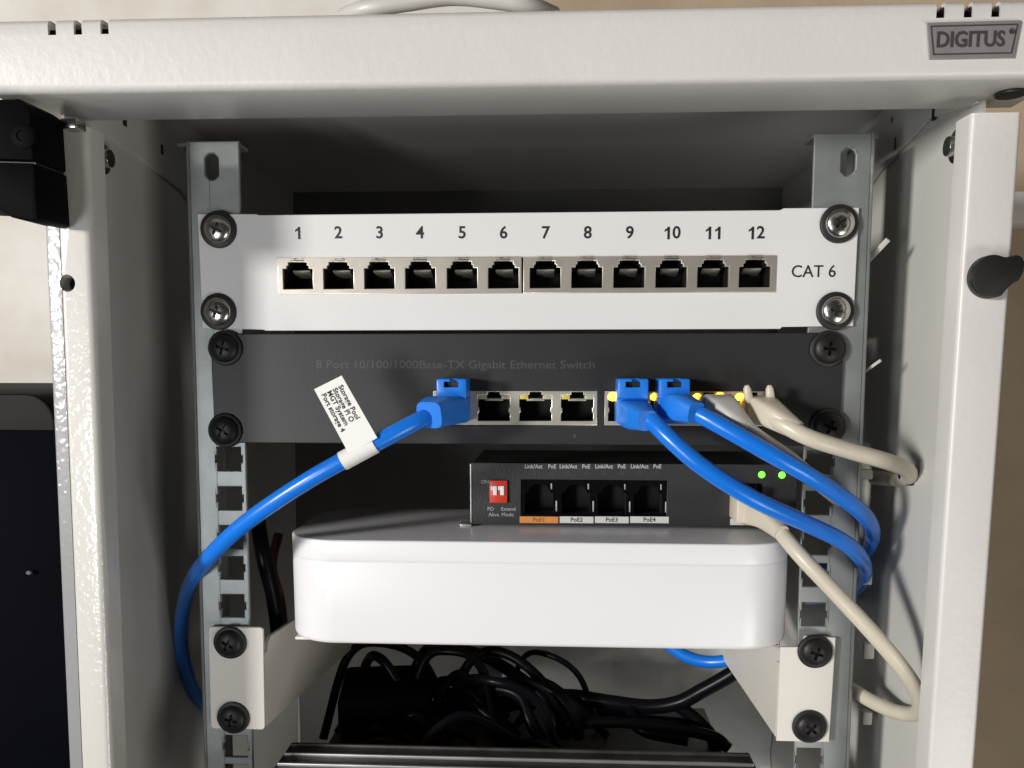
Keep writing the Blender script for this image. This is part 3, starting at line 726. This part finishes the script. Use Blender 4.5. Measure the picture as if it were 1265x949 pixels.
# ------------------------------------------------------------------ loose cables and small items
def cord(name, label, m, pts, r, cat='cable', group=None):
    return thing(name, tube(path(pts), r), m, label, cat, group)
cord('network_cable', 'short arc of blue cable showing just below the white router', BLUE, [(800, 780, 120), (826, 797, 112), (850, 812, 104), (880, 818, 96), (915, 812, 92), (950, 800, 90)], 3.2, 'network cable')
cord('power_cable', 'thick black cable sloping down from the right shelf web', GLOSSB, [(930, 812, 92), (905, 832, 96), (868, 853, 100), (838, 868, 104), (800, 873, 108), (750, 867, 112), (700, 860, 118), (650, 866, 124), (600, 880, 128), (560, 900, 130)], 4.0, 'cable')
BG = 'tangled black cables under the router'
tang = [
 [(560, 800, 150), (600, 812, 140), (640, 836, 128), (672, 862, 118), (688, 895, 108), (690, 930, 104)],
 [(600, 850, 120), (640, 842, 112), (680, 852, 100), (706, 880, 94), (716, 912, 94)],
 [(560, 880, 110), (600, 852, 102), (640, 858, 94), (655, 890, 86), (668, 915, 84)],
 [(780, 874, 108), (782, 892, 100), (800, 905, 94), (850, 915, 88)],
 [(838, 872, 108), (862, 890, 104), (880, 912, 98), (884, 930, 95)],
 [(700, 895, 100), (760, 892, 96), (820, 898, 92), (880, 910, 88), (900, 925, 86)],
 [(480, 830, 140), (520, 850, 120), (570, 862, 105), (610, 890, 95), (620, 920, 92)],
 [(430, 900, 90), (480, 880, 84), (540, 892, 78), (590, 915, 76)],
 [(690, 870, 140), (740, 880, 136), (800, 890, 130), (860, 895, 128)]]
TL = ['black cable arching from under the router down to the ridged device', 'inner black cable arch below the middle of the router',
 'smallest black cable arch left of the glossy highlight', 'short black cable dropping from the thick sloping cable',
 'black cable dropping from the bend of the thick sloping cable', 'black cable lying low along the back of the ridged device',
 'black cable sloping down left of the arches', 'black cable lying lowest at the left of the tangle', 'black cable running level behind the thick sloping cable']
for i, t in enumerate(tang):
    cord('black_cable', TL[i], GLOSSB, t, 3.0 if i % 2 else 3.5, 'cable', BG)
# power adapters in the dark
def adapter(x0, x1, y0, y1, z0, z1, label, rot=0):
    me = box(x0, x1, y0, y1, z0, z1, 3, 3)
    me.transform(Matrix.Translation(((x0+x1)/2, (y0+y1)/2, 0)) @ Matrix.Rotation(rot, 4, 'Z') @ Matrix.Translation((-(x0+x1)/2, -(y0+y1)/2, 0)))
    return thing('power_adapter', me, BLACK, label, 'power adapter')
adapter(-96, -50, 70, 118, -247.9, -214, 'black power adapter in the shade under the left end of the router', .15)
rt_ = random.Random(11); ms = []
for i in range(26):                                     # a heap of thin black leads nobody could count
    cx_, cy_ = rt_.uniform(-84, 12), rt_.uniform(50, 130); top_z = rt_.uniform(-232, -196); sp_ = rt_.uniform(14, 34); a_ = rt_.uniform(-.6, .6)
    pts = [Vector((cx_-sp_*math.cos(a_), cy_-sp_*math.sin(a_), -246)), Vector((cx_-sp_*.6*math.cos(a_), cy_-sp_*.6*math.sin(a_)+4, top_z-8)), Vector((cx_, cy_+rt_.uniform(-6, 6), top_z)), Vector((cx_+sp_*.7*math.cos(a_), cy_+sp_*.7*math.sin(a_), top_z-rt_.uniform(6, 16))), Vector((cx_+sp_*1.1*math.cos(a_), cy_+sp_*1.1*math.sin(a_), -246))]
    ms.append(tube(pts, rt_.uniform(1.6, 2.9), 6, 10))
hp = thing('cable_tangle', join(*ms), GLOSSB, 'dark heap of tangled black leads under the left of the router', 'cable tangle'); hp['kind'] = 'stuff'
cord('black_cable', 'black cable hanging beside the left end of the white router', GLOSSB, [(318, 640, 30), (326, 690, 24), (338, 740, 26), (344, 800, 34), (340, 860, 44)], 3.2, 'cable')
cord('dark_red_cable', 'dark red cable in the shade between left rail and router', mat('dark_red_jacket', (0.09, 0.022, 0.018), 0.4), [(344, 660, 60), (336, 700, 52), (346, 740, 50), (352, 790, 56)], 2.2, 'cable')
bm = bmesh.new(); nx_, nz_2 = 60, 40; gg = []
for i in range(nx_+1):
    row = []
    for j in range(nz_2+1):
        x = -20+172*i/nx_; z = -330+128*j/nz_2
        d_ = 7*noise.noise(Vector((x*.018+3, z*.055, 1.7)))+3.5*abs(noise.noise(Vector((x*.05, z*.12+x*.03, 5))))
        row.append(bm.verts.new((x, 205+d_-10*(j/nz_2)**2, z)))
    gg.append(row)
for i in range(nx_):
    for j in range(nz_2): bm.faces.new((gg[i][j], gg[i+1][j], gg[i+1][j+1], gg[i][j+1]))
thing('wrinkled_sheet', thicken(me_from_bm(bm), .4), FILM, 'pale wrinkled plastic sheet hanging behind the black cables below the router', 'plastic sheet')
cord('black_cable', 'black cable running down beside the right rail at the lower edge', GLOSSB, [(1078, 868, 40), (1092, 890, 34), (1104, 925, 30), (1110, 960, 28), (1112, 1000, 30)], 3.6, 'cable')
# cable ties behind the right rail
def strip(name, label, a, b, w_, th, m, cat, group=None):
    a, b = P(*a), P(*b); return thing(name, loft([a, (a+b)/2, b], [(w_, th)]*3, [6]*3, n=12, up=Vector((0, -1, 0))), m, label, cat, group)
strip('cable_tie', 'pale cable tie end poking out beside the top right screw', (1060, 335, 14), (1097, 296, 4), 1.0, .5, PALE, 'cable tie')
strip('cable_tie', 'thin cable tie end poking out right of the switch', (1050, 472, 12), (1088, 445, 3), .55, .4, PALE, 'cable tie')
def clip(px, py, y, w_, h_, label):
    c = P(px, py, y); return thing('cable_clip', box(c.x-w_, c.x+w_, y-2, y+3, c.z-h_, c.z+h_, .6), PALE, label, 'cable clip')
clip(1066, 586, 16, 3.4, 1.9, 'small pale clip under the end of the cream cable')
clip(1070, 714, 16, 1.9, 2.6, 'small pale clip under the bend of the blue pair')
clip(1072, 803, 20, 2.2, 3.4, 'small pale clip beside the upper right shelf screw')
clip(1070, 886, 22, 2.0, 2.8, 'small pale clip under the returning cream cable')
e = P(1135, 590, -2)
thing('tip_shadow', lathe([(0, -3), (3.6, -3), (4.2, -1.5), (4.2, 2), (0, 2)], (e.x, 6, e.z), 18), RUBBER, 'black disc for the shadow at the tip of the cream cable on the right', 'grommet')  # dark disc added where the cable tip's shadow falls

# ------------------------------------------------------------------ ribbed device at the bottom
dv = root('ribbed_device', 'black device with two bright metal ridges on top, at the bottom of the rack', 'rack device', (0, 40, -262))
dx0, dx1 = -104, 99.6
link('case', box(dx0, dx1, -22, 31, -262, -220.2, .8), DEVICE, dv)
link('rear_deck', box(dx0, dx1, 31.2, 150, -262, -248, .8), DEVICE, dv)
link('ear', box(-122, 122, -23.8, -22.1, -262, -223), DEVICE, dv)
for i, yy in enumerate((-12, -2.5, 7.3, 17.0, 26.5)):
    link('ridge', box(dx0+1-.35*yy*0, dx1-1, yy-.7, yy+.7, -220.3, -218.9, .3), RIDGE if i < 4 else DEVICE, dv)

# ------------------------------------------------------------------ outside the cabinet
bb = root('wall_box', 'black box with rounded corner and taupe top band, left of the cabinet', 'box', (-290, 150, -560))
cx = -221.5; zt2 = -65.8
link('case', prism(rrect(-400, cx, -560, zt2, 13, 6), 62, 238, 'y', 1.2), BOXDARK, bb)
band = [p for p in rrect(-399, cx-.5, -560, zt2-.5, 12.5, 6) if p[1] > -84]+[(-399, -82.6), (cx-.5, -82.6)]
link('top_band', prism(band, 60.6, 62.4, 'y', .3), BOXTOP, bb)
c = P(35, 708, 59); link('glint_dot', lathe([(0, -.6), (1.2, -.5), (1.6, .3)], (c.x, 59.4, c.z), 10, .7), GREYW, bb)  # grey dot standing in for a reflection on the front
t0, t1 = P(1238, 236, 215), P(1400, 275, 215)
thing('cable_trunking', box(t0.x, t0.x+160, 215, 239, t1.z, t0.z, 1.5), PLASTER, 'cream trunking end on the tan wall right of the cabinet', 'trunking')
thing('white_cable', tube(path([(425, 22, -40), (455, 11, -46), (505, 2, -47), (560, -5, -47), (615, 0, -47), (652, 7, -46), (685, 20, -40)]), 2.9), PALE, 'pale cable arching over the top of the cabinet', 'cable')
